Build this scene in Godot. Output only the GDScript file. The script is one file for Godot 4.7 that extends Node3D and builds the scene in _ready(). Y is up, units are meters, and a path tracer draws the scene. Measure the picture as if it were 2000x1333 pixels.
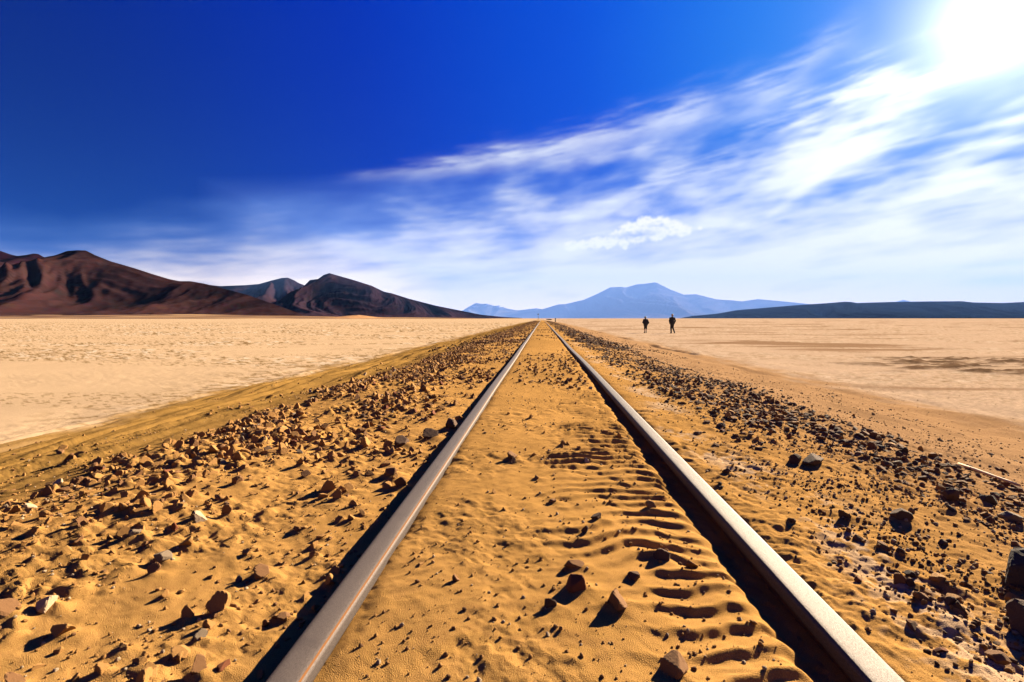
extends Node3D
# A metre-gauge desert railway half drowned in sand. Track runs along -z, rail tops at y = 0, track centre at x = 0.

const EXPOSURE := 5.4
const EYE := Vector3(-0.078, 0.64, 0.0)
const SUN := Vector3(0.60023507, 0.39884043, -0.69328506)

var rng := RandomNumberGenerator.new()
var n1 := FastNoiseLite.new()      # smooth, one octave
var n2 := FastNoiseLite.new()      # four octaves
var cells := FastNoiseLite.new()    # distance to the nearest of strewn points
var cell_kind := FastNoiseLite.new()
var used_names := {}


func _ready() -> void:
	rng.seed = 71
	for n in [n1, n2]:
		n.noise_type = FastNoiseLite.TYPE_SIMPLEX_SMOOTH
		n.frequency = 1.0
		n.seed = 5
		n.fractal_type = FastNoiseLite.FRACTAL_NONE
	for n in [cells, cell_kind]:
		n.noise_type = FastNoiseLite.TYPE_CELLULAR
		n.frequency = 1.0
		n.seed = 14
		n.fractal_type = FastNoiseLite.FRACTAL_NONE
		n.cellular_jitter = 1.0
	cells.cellular_return_type = FastNoiseLite.RETURN_DISTANCE
	cell_kind.cellular_return_type = FastNoiseLite.RETURN_CELL_VALUE
	n2.fractal_type = FastNoiseLite.FRACTAL_FBM
	n2.fractal_octaves = 4
	n2.seed = 9

	# ---- camera, sky, sun, exposure
	var cam := Camera3D.new()
	cam.name = "camera"
	cam.position = EYE
	cam.rotation_degrees = Vector3(-2.682, 3.554, 0.0)
	cam.fov = 70.1054
	cam.near = 0.05
	cam.far = 90000.0
	add_child(cam)

	var env := Environment.new()
	env.background_mode = Environment.BG_SKY
	var sky := Sky.new()
	var pano := PanoramaSkyMaterial.new()
	pano.panorama = ImageTexture.create_from_image(sky_image())
	sky.sky_material = pano
	env.sky = sky
	env.tonemap_mode = Environment.TONE_MAPPER_LINEAR
	env.tonemap_exposure = EXPOSURE
	env.sdfgi_enabled = true
	env.ssao_enabled = true
	env.ssil_enabled = true
	env.fog_enabled = true
	env.fog_density = 0.000003
	env.fog_light_color = Color(0.45, 0.68, 1.0)
	env.volumetric_fog_enabled = true
	env.volumetric_fog_density = 0.0
	var we := WorldEnvironment.new()
	we.name = "environment"
	we.environment = env
	add_child(we)

	var sun := DirectionalLight3D.new()
	sun.name = "sun"
	sun.light_color = Color(1.0, 0.93, 0.80)
	sun.light_energy = 1.6
	sun.light_angular_distance = 0.5
	sun.shadow_enabled = true
	sun.basis = Basis.looking_at(-SUN, Vector3.UP)
	add_child(sun)

	make_materials()
	make_table()
	make_stones()
	make_bumps()
	make_ground()
	make_mountains()
	make_haze()
	make_rails()
	place_stones()
	make_posts()
	make_people()
	make_stick()


# ------------------------------------------------------------------ helpers

func numbered(called: String) -> String:
	var k: int = used_names.get(called, 0)
	used_names[called] = k + 1
	return called if k == 0 else "%s_%03d" % [called, k]


func tag(o: Node, label: String, category := "", group := "", kind := "") -> void:
	o.set_meta("label", label)
	if category:
		o.set_meta("category", category)
	if group:
		o.set_meta("group", group)
	if kind:
		o.set_meta("kind", kind)


func obj(called: String, mesh: Mesh, mat: Material, parent: Node = null) -> MeshInstance3D:
	var o := MeshInstance3D.new()
	o.mesh = mesh
	o.material_override = mat
	if parent == null:
		o.name = numbered(called)
		add_child(o)
	else:
		o.name = called
		parent.add_child(o, true)
	return o


func thing(called: String, at: Vector3, label: String, category: String, group := "") -> Node3D:
	var o := Node3D.new()
	o.name = numbered(called)
	o.position = at
	add_child(o)
	tag(o, label, category, group)
	return o


func array_mesh(v: PackedVector3Array, n: PackedVector3Array, i: PackedInt32Array, c := PackedColorArray(), uv := PackedVector2Array()) -> ArrayMesh:
	if n.size():
		# front faces run clockwise: compare a sample of triangles with their normals
		var sense := 0.0
		for t in range(0, i.size(), 3 * maxi(1, i.size() / 600)):
			sense += (v[i[t + 1]] - v[i[t]]).cross(v[i[t + 2]] - v[i[t]]).normalized().dot(n[i[t]])
		if sense > 0.0:
			for t in range(0, i.size(), 3):
				var e := i[t + 1]
				i[t + 1] = i[t + 2]
				i[t + 2] = e
	var a := []
	a.resize(Mesh.ARRAY_MAX)
	a[Mesh.ARRAY_VERTEX] = v
	if n.size():
		a[Mesh.ARRAY_NORMAL] = n
	a[Mesh.ARRAY_INDEX] = i
	if c.size():
		a[Mesh.ARRAY_COLOR] = c
	if uv.size():
		a[Mesh.ARRAY_TEX_UV] = uv
	var m := ArrayMesh.new()
	m.add_surface_from_arrays(Mesh.PRIMITIVE_TRIANGLES, a)
	return m


func ss(a: float, b: float, x: float) -> float:
	return smoothstep(a, b, x)


# ------------------------------------------------------------------ sky (angles in degrees: az right of the track, el above the horizon)

var cirrus: Array = []
var puffs: Array = []


func sky_setup() -> void:
	# soft wisps of high cloud, and two narrow white streaks: az0, el0, az1, el1, half width at each end, strength
	cirrus = [
		[-20.0, 15.4, -4.0, 18.6, 0.5, 1.1, 0.14],
		[-10.0, 17.0, 19.0, 21.8, 0.8, 1.5, 0.62],
		[2.0, 17.3, 12.5, 18.3, 0.8, 0.6, 0.42],
		[12.0, 14.6, 24.0, 16.8, 0.8, 1.1, 0.30],
		[20.0, 15.6, 27.5, 20.6, 1.4, 1.6, 0.40],
		[25.5, 15.0, 33.0, 20.5, 1.6, 2.2, 0.85],
		[24.6, 18.2, 34.0, 21.4, 0.30, 0.55, 0.95],
		[24.6, 10.8, 34.0, 18.4, 0.35, 1.2, 1.05],
		[22.0, 21.0, 30.0, 25.0, 1.0, 1.3, 0.32],
		[33.0, 19.6, 42.0, 20.6, 0.9, 0.7, 0.42],
		[33.0, 15.2, 46.0, 15.9, 0.22, 0.35, 0.55],
		[31.0, 13.6, 47.0, 14.3, 0.25, 0.35, 0.55],
		[30.0, 11.6, 48.0, 12.9, 0.25, 0.5, 0.42],
		[39.0, 4.5, 50.0, 4.7, 0.22, 0.3, 0.6],
		[39.5, 3.0, 50.0, 3.3, 0.3, 0.35, 0.7],
	]
	# the one small cumulus: az, el, radius
	for p in [[1115, 481, 13], [1138, 479, 11], [1163, 476, 14], [1188, 475, 13], [1203, 464, 13], [1226, 453, 17], [1255, 443, 16], [1282, 447, 18], [1303, 454, 17], [1322, 460, 13], [1238, 466, 17], [1275, 464, 15], [1215, 478, 9], [1350, 457, 3], [1184, 486, 4], [1217, 487, 4]]:
		puffs.append([(p[0] - 1059.0) / 16.75, (622.0 - p[1]) / 16.95, p[2] / 16.8])


func sky_color(d: Vector3) -> Color:
	var el := rad_to_deg(asin(clampf(d.y, -1.0, 1.0)))
	var az := rad_to_deg(atan2(d.x, -d.z))
	var ga := rad_to_deg(acos(clampf(d.dot(SUN), -1.0, 1.0)))
	# clear air: deep blue away from the sun, paler towards it and towards the horizon
	var c := Vector3(0.0, 0.009, 0.19)
	c = c.lerp(Vector3(0.0, 0.026, 0.48), 1.0 - ss(46.0, 86.0, ga))
	c = c.lerp(Vector3(0.0, 0.085, 0.74), 1.0 - ss(26.0, 58.0, ga))
	c = c.lerp(Vector3(0.01, 0.24, 0.92), 1.0 - ss(8.0, 36.0, ga))
	var low := exp(-maxf(el, 0.0) / 6.5)
	c = c.lerp(Vector3(0.03, 0.20, 0.78), 0.62 * exp(-maxf(el, 0.0) / 11.0))
	# the thin veil of ice cloud, lower and thinner away from the sun
	var side := absf(az - 41.0)
	var out := maxf(side - 20.0, 0.0)
	var top := maxf(25.0 - 0.16 * out - 0.0012 * out * out, 9.0)
	top += 1.5 * n2.get_noise_2d(az * 0.06, el * 0.03)
	var streak := n2.get_noise_2d((az + el * 1.6) * 0.045, (el - 0.11 * az) * 0.26)
	var fine := n2.get_noise_2d((az + el * 1.0) * 0.11 + 31.0, (el - 0.10 * az) * 0.8)
	var hair := n2.get_noise_2d((az + 2.0 * fine) * 0.16 + 61.0, (el - 0.17 * az + 0.5 * streak) * 1.7)
	var blotch := n2.get_noise_2d((az - 0.8 * el) * 0.085 + 15.0, el * 0.19)
	var depth := clampf((top - el) / top, 0.0, 1.0)
	var veil := 1.25 * pow(depth, lerpf(0.98, 1.15, ss(40.0, 70.0, side))) * (1.0 + 0.30 * streak + 0.12 * fine + 0.07 * hair)
	veil += 0.34 * depth * (1.0 - depth) * (1.3 * streak + 0.7 * fine + 0.3 * hair)
	var px := (az - 31.5) / 7.0
	var py := (el - 18.5 - 0.45 * (az - 31.5)) / 3.6
	veil += 0.40 * exp(-px * px - py * py) * (1.0 + 0.5 * streak + 0.4 * fine)
	veil = clampf(veil * (1.0 + 0.9 * blotch * ss(4.0, 13.0, el)), 0.0, 1.0) * (0.985 - 0.25 * ss(60.0, 100.0, side))
	var glow := exp(-ga / 14.0)
	var white := Vector3(0.70, 0.81, 0.99).lerp(Vector3(1.95, 1.48, 1.12), pow(low, 1.4)) * (1.0 + 0.5 * glow)
	c = c.lerp(Vector3(0.20, 0.42, 0.98).lerp(white, ss(0.12, 0.72, veil)), veil)
	# wisps
	var wisp := 0.0
	if side < 75.0:
		for w in cirrus:
			var ax: float = w[2] - w[0]
			var ay: float = w[3] - w[1]
			var l2 := ax * ax + ay * ay
			var t: float = ((az - w[0]) * ax + (el - w[1]) * ay) / l2
			if t < -0.35 or t > 1.35:
				continue
			var off: float = ((az - w[0]) * ay - (el - w[1]) * ax) / sqrt(l2)
			var hw: float = lerpf(w[4], w[5], clampf(t, 0.0, 1.0))
			if absf(off) > 3.0 * hw:
				continue
			off += 0.6 * hw * fine + 0.35 * hw * hair
			var cross := exp(-off * off / (hw * hw))
			wisp += w[6] * cross * ss(-0.3, 0.18, t) * (1.0 - ss(0.8, 1.3, t)) * clampf(0.85 + 0.6 * fine + 0.35 * streak + 0.45 * hair, 0.0, 1.6)
	wisp = 1.0 - exp(-1.05 * wisp * clampf(1.0 + 1.3 * blotch, 0.25, 1.8))
	c = c.lerp(Vector3(0.86, 0.91, 1.0) * (1.0 + 0.6 * glow), wisp)
	# cumulus
	if az > -1.0 and az < 20.0 and el > 6.0 and el < 14.0:
		var wx := az + 0.22 * n2.get_noise_2d(az * 2.2, el * 2.2)
		var wy := el + 0.22 * n2.get_noise_2d(az * 2.2 + 9.0, el * 2.2)
		var den := 0.0
		var bright := 0.0
		for p in puffs:
			var dx: float = (wx - p[0]) / (p[2] * 1.15)
			var dy: float = (wy - p[1]) / (p[2] * 0.78)
			var q := 1.2 - sqrt(dx * dx + dy * dy)
			if q > den:
				den = q
				bright = dy
		var cover := 0.95 * ss(-0.02, 0.42, den + 0.10 * n2.get_noise_2d(az * 5.0, el * 6.0))
		var bx := az - 10.4 + 0.5 * n2.get_noise_2d(az * 0.9, el * 2.0)
		var by := el - 9.35 - 0.04 * (az - 10.4) + 0.25 * n2.get_noise_2d(az * 1.1 + 5.0, el * 1.5)
		var base := exp(-bx * bx / 5.5 - by * by / 0.11)
		bx = az - 12.8
		by = el - 10.25 + 0.2 * n2.get_noise_2d(az * 1.3, el * 2.0 + 8.0)
		base += 0.7 * exp(-bx * bx / 1.2 - by * by / 0.03)
		base += 0.35 * ss(0.1, 0.4, n2.get_noise_2d(az * 0.8 + 3.0, el * 2.6)) * ss(0.25, 0.6, den)
		c = c.lerp(Vector3(1.10, 1.09, 1.07).lerp(Vector3(0.34, 0.45, 0.80), clampf(0.8 * base, 0.0, 0.85)), cover)
	# light scattered close to the sun by the haze
	c += Vector3(1.0, 0.98, 0.95) * (2.2 * exp(-pow(ga / 3.7, 1.2)) + 0.15 * exp(-ga / 8.0))
	return Color(c.x / EXPOSURE, c.y / EXPOSURE, c.z / EXPOSURE)


func sky_image() -> Image:
	sky_setup()
	const W := 3072
	const H := 1536
	var small := sky_patch(W / 4, H / 4, 0, W / 4, 0, H / 8)
	var im := Image.create_empty(W / 4, H / 4, false, Image.FORMAT_RGBF)
	im.fill(Color(0.14, 0.11, 0.08))
	im.blit_rect(small, Rect2i(0, 0, W / 4, H / 8), Vector2i(0, 0))
	im.resize(W, H, Image.INTERPOLATE_BILINEAR)
	# the forward quarter again with all its detail (column 0 looks along the track)
	var r := sky_patch(W, H, 0, 430, 540, H / 2)
	im.blit_rect(r, Rect2i(0, 0, 430, H / 2 - 540), Vector2i(0, 540))
	var l := sky_patch(W, H, W - 480, W, 540, H / 2)
	im.blit_rect(l, Rect2i(0, 0, 480, H / 2 - 540), Vector2i(W - 480, 540))
	im.fill_rect(Rect2i(0, H / 2, W, H / 2), Color(0.14, 0.11, 0.08))
	return im


func sky_patch(w: int, h: int, x0: int, x1: int, y0: int, y1: int) -> Image:
	var f := PackedFloat32Array()
	f.resize((x1 - x0) * (y1 - y0) * 3)
	var k := 0
	for y in range(y0, y1):
		var up := PI * (0.5 - (y + 0.5) / h)
		var cu := cos(up)
		var su := sin(up)
		for x in range(x0, x1):
			var a := TAU * (x + 0.5) / w
			var c := sky_color(Vector3(sin(a) * cu, su, -cos(a) * cu))
			f[k] = c.r
			f[k + 1] = c.g
			f[k + 2] = c.b
			k += 3
	return Image.create_from_data(x1 - x0, y1 - y0, false, Image.FORMAT_RGBF, f.to_byte_array())


# ------------------------------------------------------------------ materials

var m_ground: StandardMaterial3D
var m_rock: StandardMaterial3D
var rock_mats: Array[StandardMaterial3D] = []
var m_hill: StandardMaterial3D
var m_steel: StandardMaterial3D
var m_edge: StandardMaterial3D
var m_rust: StandardMaterial3D


func noise_tex(freq: float, octaves: int, lo: Color, hi: Color, size := 1024, seed_ := 3, type := FastNoiseLite.TYPE_SIMPLEX_SMOOTH) -> NoiseTexture2D:
	var n := FastNoiseLite.new()
	n.noise_type = type
	n.frequency = freq
	n.fractal_octaves = octaves
	n.fractal_gain = 0.62
	n.seed = seed_
	var g := Gradient.new()
	g.set_color(0, lo)
	g.set_color(1, hi)
	var t := NoiseTexture2D.new()
	t.width = size
	t.height = size
	t.seamless = true
	t.noise = n
	t.color_ramp = g
	return t


func make_materials() -> void:
	var grain := noise_tex(0.15, 4, Color(0.56, 0.53, 0.49), Color(1.0, 1.0, 1.0))
	var relief := noise_tex(0.16, 4, Color.BLACK, Color.WHITE, 1024, 8)
	m_ground = StandardMaterial3D.new()
	m_ground.resource_name = "sand"
	m_ground.vertex_color_use_as_albedo = true
	m_ground.albedo_texture = grain
	m_ground.roughness = 1.0
	m_ground.specular_mode = BaseMaterial3D.SPECULAR_DISABLED
	m_ground.heightmap_enabled = true
	m_ground.heightmap_texture = relief
	m_ground.heightmap_scale = 0.26
	m_ground.uv1_triplanar = true
	m_ground.uv1_world_triplanar = true
	m_ground.uv1_scale = Vector3(2.1, 2.1, 2.1)

	var rockrelief := noise_tex(0.02, 5, Color.BLACK, Color.WHITE, 512, 21)
	var rockgrain := noise_tex(0.025, 4, Color(0.70, 0.68, 0.66), Color.WHITE, 512, 22)
	m_rock = StandardMaterial3D.new()
	m_rock.resource_name = "stone"
	m_rock.vertex_color_use_as_albedo = true
	m_rock.albedo_texture = rockgrain
	m_rock.roughness = 0.95
	m_rock.metallic_specular = 0.25
	m_rock.heightmap_enabled = true
	m_rock.heightmap_texture = rockrelief
	m_rock.heightmap_scale = 0.16
	m_rock.uv1_triplanar = true
	m_rock.uv1_scale = Vector3(1.1, 1.1, 1.1)
	for t in TINTS:
		var m: StandardMaterial3D = m_rock.duplicate()
		m.resource_name = "stone_" + t[0].replace(" ", "_")
		m.vertex_color_use_as_albedo = false
		m.albedo_color = Color(t[1], t[2], t[3]).linear_to_srgb()
		rock_mats.append(m)

	m_hill = StandardMaterial3D.new()
	m_hill.resource_name = "hillside"
	m_hill.vertex_color_use_as_albedo = true
	m_hill.roughness = 1.0
	m_hill.specular_mode = BaseMaterial3D.SPECULAR_DISABLED

	m_steel = StandardMaterial3D.new()
	m_steel.resource_name = "worn_steel"
	m_steel.albedo_texture = noise_tex(0.06, 5, Color(0.20, 0.175, 0.165), Color(0.40, 0.355, 0.335), 1024, 31)
	m_steel.metallic = 0.7
	m_steel.roughness = 0.9
	m_steel.metallic_specular = 0.3
	m_steel.roughness_texture = noise_tex(0.09, 4, Color(0.58, 0.58, 0.58), Color(0.94, 0.94, 0.94), 1024, 32)
	m_steel.heightmap_enabled = true
	m_steel.heightmap_texture = noise_tex(0.12, 3, Color.BLACK, Color.WHITE, 1024, 33)
	m_steel.heightmap_scale = 0.05
	m_steel.uv1_triplanar = true
	m_steel.uv1_world_triplanar = true
	m_steel.uv1_scale = Vector3(13.0, 13.0, 1.6)

	m_edge = StandardMaterial3D.new()
	m_edge.resource_name = "orange_rust"
	m_edge.albedo_color = Color(0.13, 0.055, 0.02).linear_to_srgb()
	m_edge.roughness = 1.0
	m_edge.metallic_specular = 0.1

	m_rust = StandardMaterial3D.new()
	m_rust.resource_name = "dark_rust"
	m_rust.albedo_texture = noise_tex(0.03, 5, Color(0.16, 0.08, 0.05), Color(0.34, 0.19, 0.12), 512, 35)
	m_rust.roughness = 0.9
	m_rust.uv1_triplanar = true
	m_rust.uv1_world_triplanar = true
	m_rust.uv1_scale = Vector3(2.0, 2.0, 2.0)


# ------------------------------------------------------------------ ground shape

const TX0 := -9.0
const TSTEP := 0.005
var table := PackedFloat32Array()


func make_table() -> void:
	var pts := [[-9.0, -0.70], [-6.4, -0.70], [-5.4, -0.665], [-4.4, -0.50], [-3.3, -0.31], [-2.5, -0.165], [-2.0, -0.085], [-1.6, -0.07], [-0.85, -0.062], [-0.58, -0.066], [-0.535, -0.05], [-0.495, -0.026], [-0.46, -0.017], [-0.3, -0.008], [0.0, -0.006], [0.25, -0.014], [0.385, -0.024], [0.41, -0.034], [0.445, -0.070], [0.48, -0.080], [0.56, -0.07], [0.585, -0.026], [0.64, -0.02], [0.9, -0.03], [1.3, -0.06], [2.0, -0.15], [3.4, -0.39], [4.8, -0.62], [5.7, -0.69], [6.5, -0.70], [9.0, -0.70]]
	var n := int(18.0 / TSTEP) + 1
	table.resize(n)
	var k := 0
	for i in n:
		var x := TX0 + i * TSTEP
		while k < pts.size() - 2 and x > pts[k + 1][0]:
			k += 1
		var t: float = clampf((x - pts[k][0]) / (pts[k + 1][0] - pts[k][0]), 0.0, 1.0)
		table[i] = lerpf(pts[k][1], pts[k + 1][1], t)
	# round the corners: widely far from the rails, barely beside them
	for pass_ in 3:
		var src := table.duplicate()
		for i in n:
			var x := absf(TX0 + i * TSTEP)
			var r := 2 if x < 0.7 else (14 if x < 2.0 else 40)
			var s := 0.0
			var a := maxi(0, i - r)
			var b := mini(n - 1, i + r)
			for j in range(a, b + 1, maxi(1, r / 7)):
				s += src[j]
			table[i] = s / float((b - a) / maxi(1, r / 7) + 1)


func base_height(x: float) -> float:
	var f := (x - TX0) / TSTEP
	if f <= 0.0 or f >= table.size() - 2.0:
		return -0.70
	var i := int(f)
	return lerpf(table[i], table[i + 1], f - i)


# height of the sand without the mounds that lie round stones
func land(x: float, d: float) -> float:
	var ax := absf(x)
	var off := ss(0.62, 1.3, ax)
	var xw := x
	if d > 400.0:
		return base_height(x)
	if off > 0.0:
		xw += off * (0.28 * n1.get_noise_2d(x * 0.25 + 7.0, d * 0.22) + 0.10 * n1.get_noise_2d(x * 0.9, d * 0.8 + 40.0))
	elif x > 0.36 and x < 0.5:
		xw += 0.016 * n1.get_noise_2d(3.0, d * 4.0) + 0.010 * n1.get_noise_2d(9.0, d * 13.0)
	var h := base_height(xw)
	if x > 0.36 and x < 0.57:
		h += 0.034 * ss(0.38, 0.44, x) * ss(2.2, 7.0, d)
	var near := 1.0 - ss(9.0, 30.0, d)
	if ax < 8.0:
		h += (1.0 - ss(5.5, 7.9, ax)) * (0.006 + 0.020 * off) * n1.get_noise_2d(x * 0.8 + 3.0, d * 0.6)
		if near > 0.0:
			var calm := 1.0 - 0.6 * ss(-0.5, -0.42, x) * (1.0 - ss(0.55, 0.62, x))
			h += near * (1.0 - ss(5.5, 7.9, ax)) * calm * 0.011 * n2.get_noise_2d(x * 2.6, d * 2.6)
			if d < 5.0:
				var crumb := n2.get_noise_2d(x * 11.0 + 50.0, d * 11.0)
				var lump := absf(n2.get_noise_2d(x * 4.6 + 20.0, d * 4.6))
				var rough := 0.35 + 0.65 * ss(-0.15, 0.3, n1.get_noise_2d(x * 1.3 + 70.0, d * 1.1))
				rough *= 1.0 - 0.65 * ss(0.0, 0.14, x) * (1.0 - ss(0.46, 0.56, x))
				if x > 0.6:
					rough += 0.5
				h += (1.0 - ss(3.0, 5.0, d)) * rough * (0.0060 * crumb + 0.011 * (lump - 0.2) + 0.0022 * n2.get_noise_2d(x * 34.0, d * 34.0))
	# clods and stones under a skin of sand: small pointed mounds, crowded on the left-hand bank
	if d < 14.0 and off > 0.0 and x > -2.6 and x < 2.6:
		var cover := (ss(-0.75, -1.3, x) * (1.0 - ss(-2.0, -2.5, x)) if x < 0.0 else 0.55 * ss(0.8, 1.2, x) * (1.0 - ss(1.8, 2.5, x)))
		cover *= ss(-0.30, 0.25, n1.get_noise_2d(x * 1.4 + 5.0, d * 1.2)) * (1.0 - ss(9.0, 14.0, d))
		if cover > 0.0:
			for layer in 2:
				var k := 11.5 if layer == 0 else 21.0
				var cx := (x + 0.020 * n1.get_noise_2d(x * 8.0, d * 8.0)) * k + layer * 40.0
				var cd := (d + 0.020 * n1.get_noise_2d(x * 8.0 + 9.0, d * 8.0)) * k * 1.15
				var cone := -0.40 - cells.get_noise_2d(cx, cd)
				if cone > 0.0:
					h += cover * cone * maxf(0.0, 0.35 + 0.75 * cell_kind.get_noise_2d(cx, cd)) * (0.050 if layer == 0 else 0.034) * (0.55 + 0.45 * ss(1.3, 2.8, d))
	# wind ripples: strong beside the right-hand rail, faint elsewhere between the rails
	if ax < 0.5 and d < 14.0:
		var bend := 0.036 * n1.get_noise_2d(x * 2.6, d * 1.9) + 0.011 * n1.get_noise_2d(x * 6.0 + 4.0, d * 5.0) + 0.005 * n1.get_noise_2d(x * 17.0, d * 13.0)
		var side := ss(-0.10, 0.22, x + 0.24 * n1.get_noise_2d(d * 2.3, 5.0)) * (1.0 - 0.6 * ss(0.41, 0.46, x))
		var amp := side * (0.9 + 0.4 * n1.get_noise_2d(x * 1.2 + 20.0, d * 0.9) + 0.22 * n1.get_noise_2d(x * 3.0, d * 3.5 + 8.0)) * (1.0 - ss(4.0, 10.0, d))
		amp = maxf(amp, 0.0) * 0.0150 * (1.0 + 0.35 * ss(1.2, 2.6, d)) + 0.0022 * (1.0 - ss(3.0, 8.0, d))
		# two trains of ripples that cross and merge, each with a sharp crest
		var way := ss(-0.25, 0.25, n1.get_noise_2d(x * 3.0 + 33.0, d * 3.4))
		var p1 := TAU * (d + 0.34 * (x - 0.2) * (x - 0.2) - 0.24 * x + bend) / 0.074
		var p2 := TAU * (d + 0.26 * x + 1.4 * bend) / 0.055
		var r1 := 0.5 + 0.5 * sin(p1 + 0.7 * sin(p1))
		var r2 := 0.5 + 0.5 * sin(p2 + 0.6 * sin(p2))
		h += amp * (lerpf(pow(r1, 1.3), 0.7 * r2, 0.30 * way) - 0.4)
		h += 0.007 * side * (1.0 - ss(3.0, 6.0, d)) * n1.get_noise_2d(x * 3.4 + 60.0, d * 4.2)
	# long ruts left by wheels below the left-hand shoulder, and a washed edge on the right
	if x < -2.2 and x > -6.6 and d < 60.0:
		var m := ss(-6.4, -5.2, x) * (1.0 - ss(-3.0, -2.3, x)) * (1.0 - ss(25.0, 60.0, d))
		h += m * (0.050 * n1.get_noise_2d(x * 3.4 + 0.05 * d, d * 0.16) + 0.020 * n1.get_noise_2d(x * 5.5, d * 0.40))
	if x > 3.2 and x < 9.0 and d < 60.0:
		var c := 5.15 + 0.35 * n1.get_noise_2d(d * 0.16, 13.0) + 0.12 * n1.get_noise_2d(d * 0.6, 23.0)
		var e := (x - c) / 0.14
		var patch := ss(-0.1, 0.35, n1.get_noise_2d(d * 0.13 + 2.0, x * 0.1))
		h += patch * (-0.07 * exp(-e * e) + 0.05 * exp(-(e - 1.8) * (e - 1.8)))
		e = (x - c - 0.75) / 0.10
		h -= 0.03 * patch * exp(-e * e)
	# the open plain: broken salt crust in patches
	if ax > 5.0 and d < 120.0:
		var far := ss(5.0, 7.5, ax) * (1.0 - ss(70.0, 120.0, d))
		var p := ss(0.05, 0.35, n1.get_noise_2d(x * 0.09, d * 0.16 + 3.0) + 0.35 * n1.get_noise_2d(x * 0.5, d * 0.6))
		h += far * (0.002 + 0.006 * p) * n2.get_noise_2d(x * 2.2, d * 2.2)
		if x > 8.0:
			h += crust(x, d) * (0.12 * absf(n2.get_noise_2d(x * 0.8 + 5.0, d * 1.8)) + 0.01)
	return h


func crust(x: float, d: float) -> float:
	var a := (x - 17.0) / 8.0
	var b := (d - 14.6) / 3.1
	var q := 1.2 - sqrt(a * a + b * b) + 0.45 * n2.get_noise_2d(x * 0.22, d * 0.45)
	return ss(0.0, 0.35, q) * ss(-0.22, 0.12, n2.get_noise_2d(x * 0.5 + 8.0, d * 1.5))


const BX0 := -3.4
const BD0 := 0.4
const BSTEP := 0.01
const BNX := 680
const BND := 700
var bumps := PackedFloat32Array()


func make_bumps() -> void:
	bumps.resize(BNX * BND)
	for s in stones:
		var r: float = s.r
		var cx: float = (s.x - BX0) / BSTEP
		var cd: float = (s.d - BD0) / BSTEP
		var w := int(4.2 * r / BSTEP) + 1
		if r < 0.011 or cx < -w or cd < -w or cx > BNX + w or cd > BND + w:
			continue
		var hh: float = r * (0.62 if s.x < 0.6 else 0.50)
		for j in range(maxi(0, int(cd) - w), mini(BND, int(cd) + w + 1)):
			var dz := (j - cd) * BSTEP / r
			for i in range(maxi(0, int(cx) - w), mini(BNX, int(cx) + w + 1)):
				var dx := (i - cx) * BSTEP / r
				# a skirt of sand with a tail drifting away from the wind, towards +x
				var tail := dx * (0.55 if dx > 0.0 else 1.15)
				var q := tail * tail + dz * dz * 1.1
				if q < 6.0:
					var v := hh * exp(-q * 0.75)
					var k := j * BNX + i
					bumps[k] = maxf(bumps[k], v) + 0.25 * minf(bumps[k], v)


func bump(x: float, d: float) -> float:
	var fx := (x - BX0) / BSTEP
	var fd := (d - BD0) / BSTEP
	if fx < 0.0 or fd < 0.0 or fx >= BNX - 1.01 or fd >= BND - 1.01:
		return 0.0
	var i := int(fx)
	var j := int(fd)
	fx -= i
	fd -= j
	var k := j * BNX + i
	return lerpf(lerpf(bumps[k], bumps[k + 1], fx), lerpf(bumps[k + BNX], bumps[k + BNX + 1], fx), fd)


func sand_color(x: float, d: float) -> Color:
	var v: Vector3
	var ax := absf(x)
	var big := n2.get_noise_2d(x * 0.35 + 11.0, d * 0.35) if d < 90.0 else n2.get_noise_2d(x * 0.02 + 11.0, d * 0.05)
	if ax < 8.0 and d < 150.0:
		var plain := ss(5.0, 6.4, ax + 0.5 * n1.get_noise_2d(x * 0.4, d * 0.3) + 0.7 * med_edge(x, d))
		var med := n2.get_noise_2d(x * 1.7, d * 1.7 + 30.0)
		v = Vector3(0.415, 0.230, 0.076) * (1.0 + 0.16 * big + 0.15 * med)
		if x > 0.58:
			v = v.lerp(Vector3(0.335, 0.205, 0.112) * (1.0 + 0.2 * med), ss(0.6, 2.6, x))
			# white salt drying out in broken patches along the outside of the right-hand rail
			if d < 14.0:
				var e := (x - 0.82 - 0.10 * n1.get_noise_2d(d * 0.8, 51.0)) / 0.12
				var salt := exp(-e * e) * ss(0.10, 0.30, n2.get_noise_2d(x * 2.4 + 7.0, d * 1.5 + 2.0) + 0.8 * n2.get_noise_2d(x * 17.0, d * 17.0))
				v = v.lerp(Vector3(0.56, 0.44, 0.34), 0.55 * salt)
		elif x < -1.9:
			v = v.lerp(Vector3(0.270, 0.155, 0.047) * (1.0 + 0.25 * med), ss(1.9, 2.7, -x))
		if plain > 0.0:
			v = v.lerp(plain_color(x, d, big), plain)
	else:
		v = plain_color(x, d, big)
	return Color(v.x, v.y, v.z)


func med_edge(x: float, d: float) -> float:
	return n2.get_noise_2d(x * 1.4 + 12.0, d * 0.8)


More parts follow.
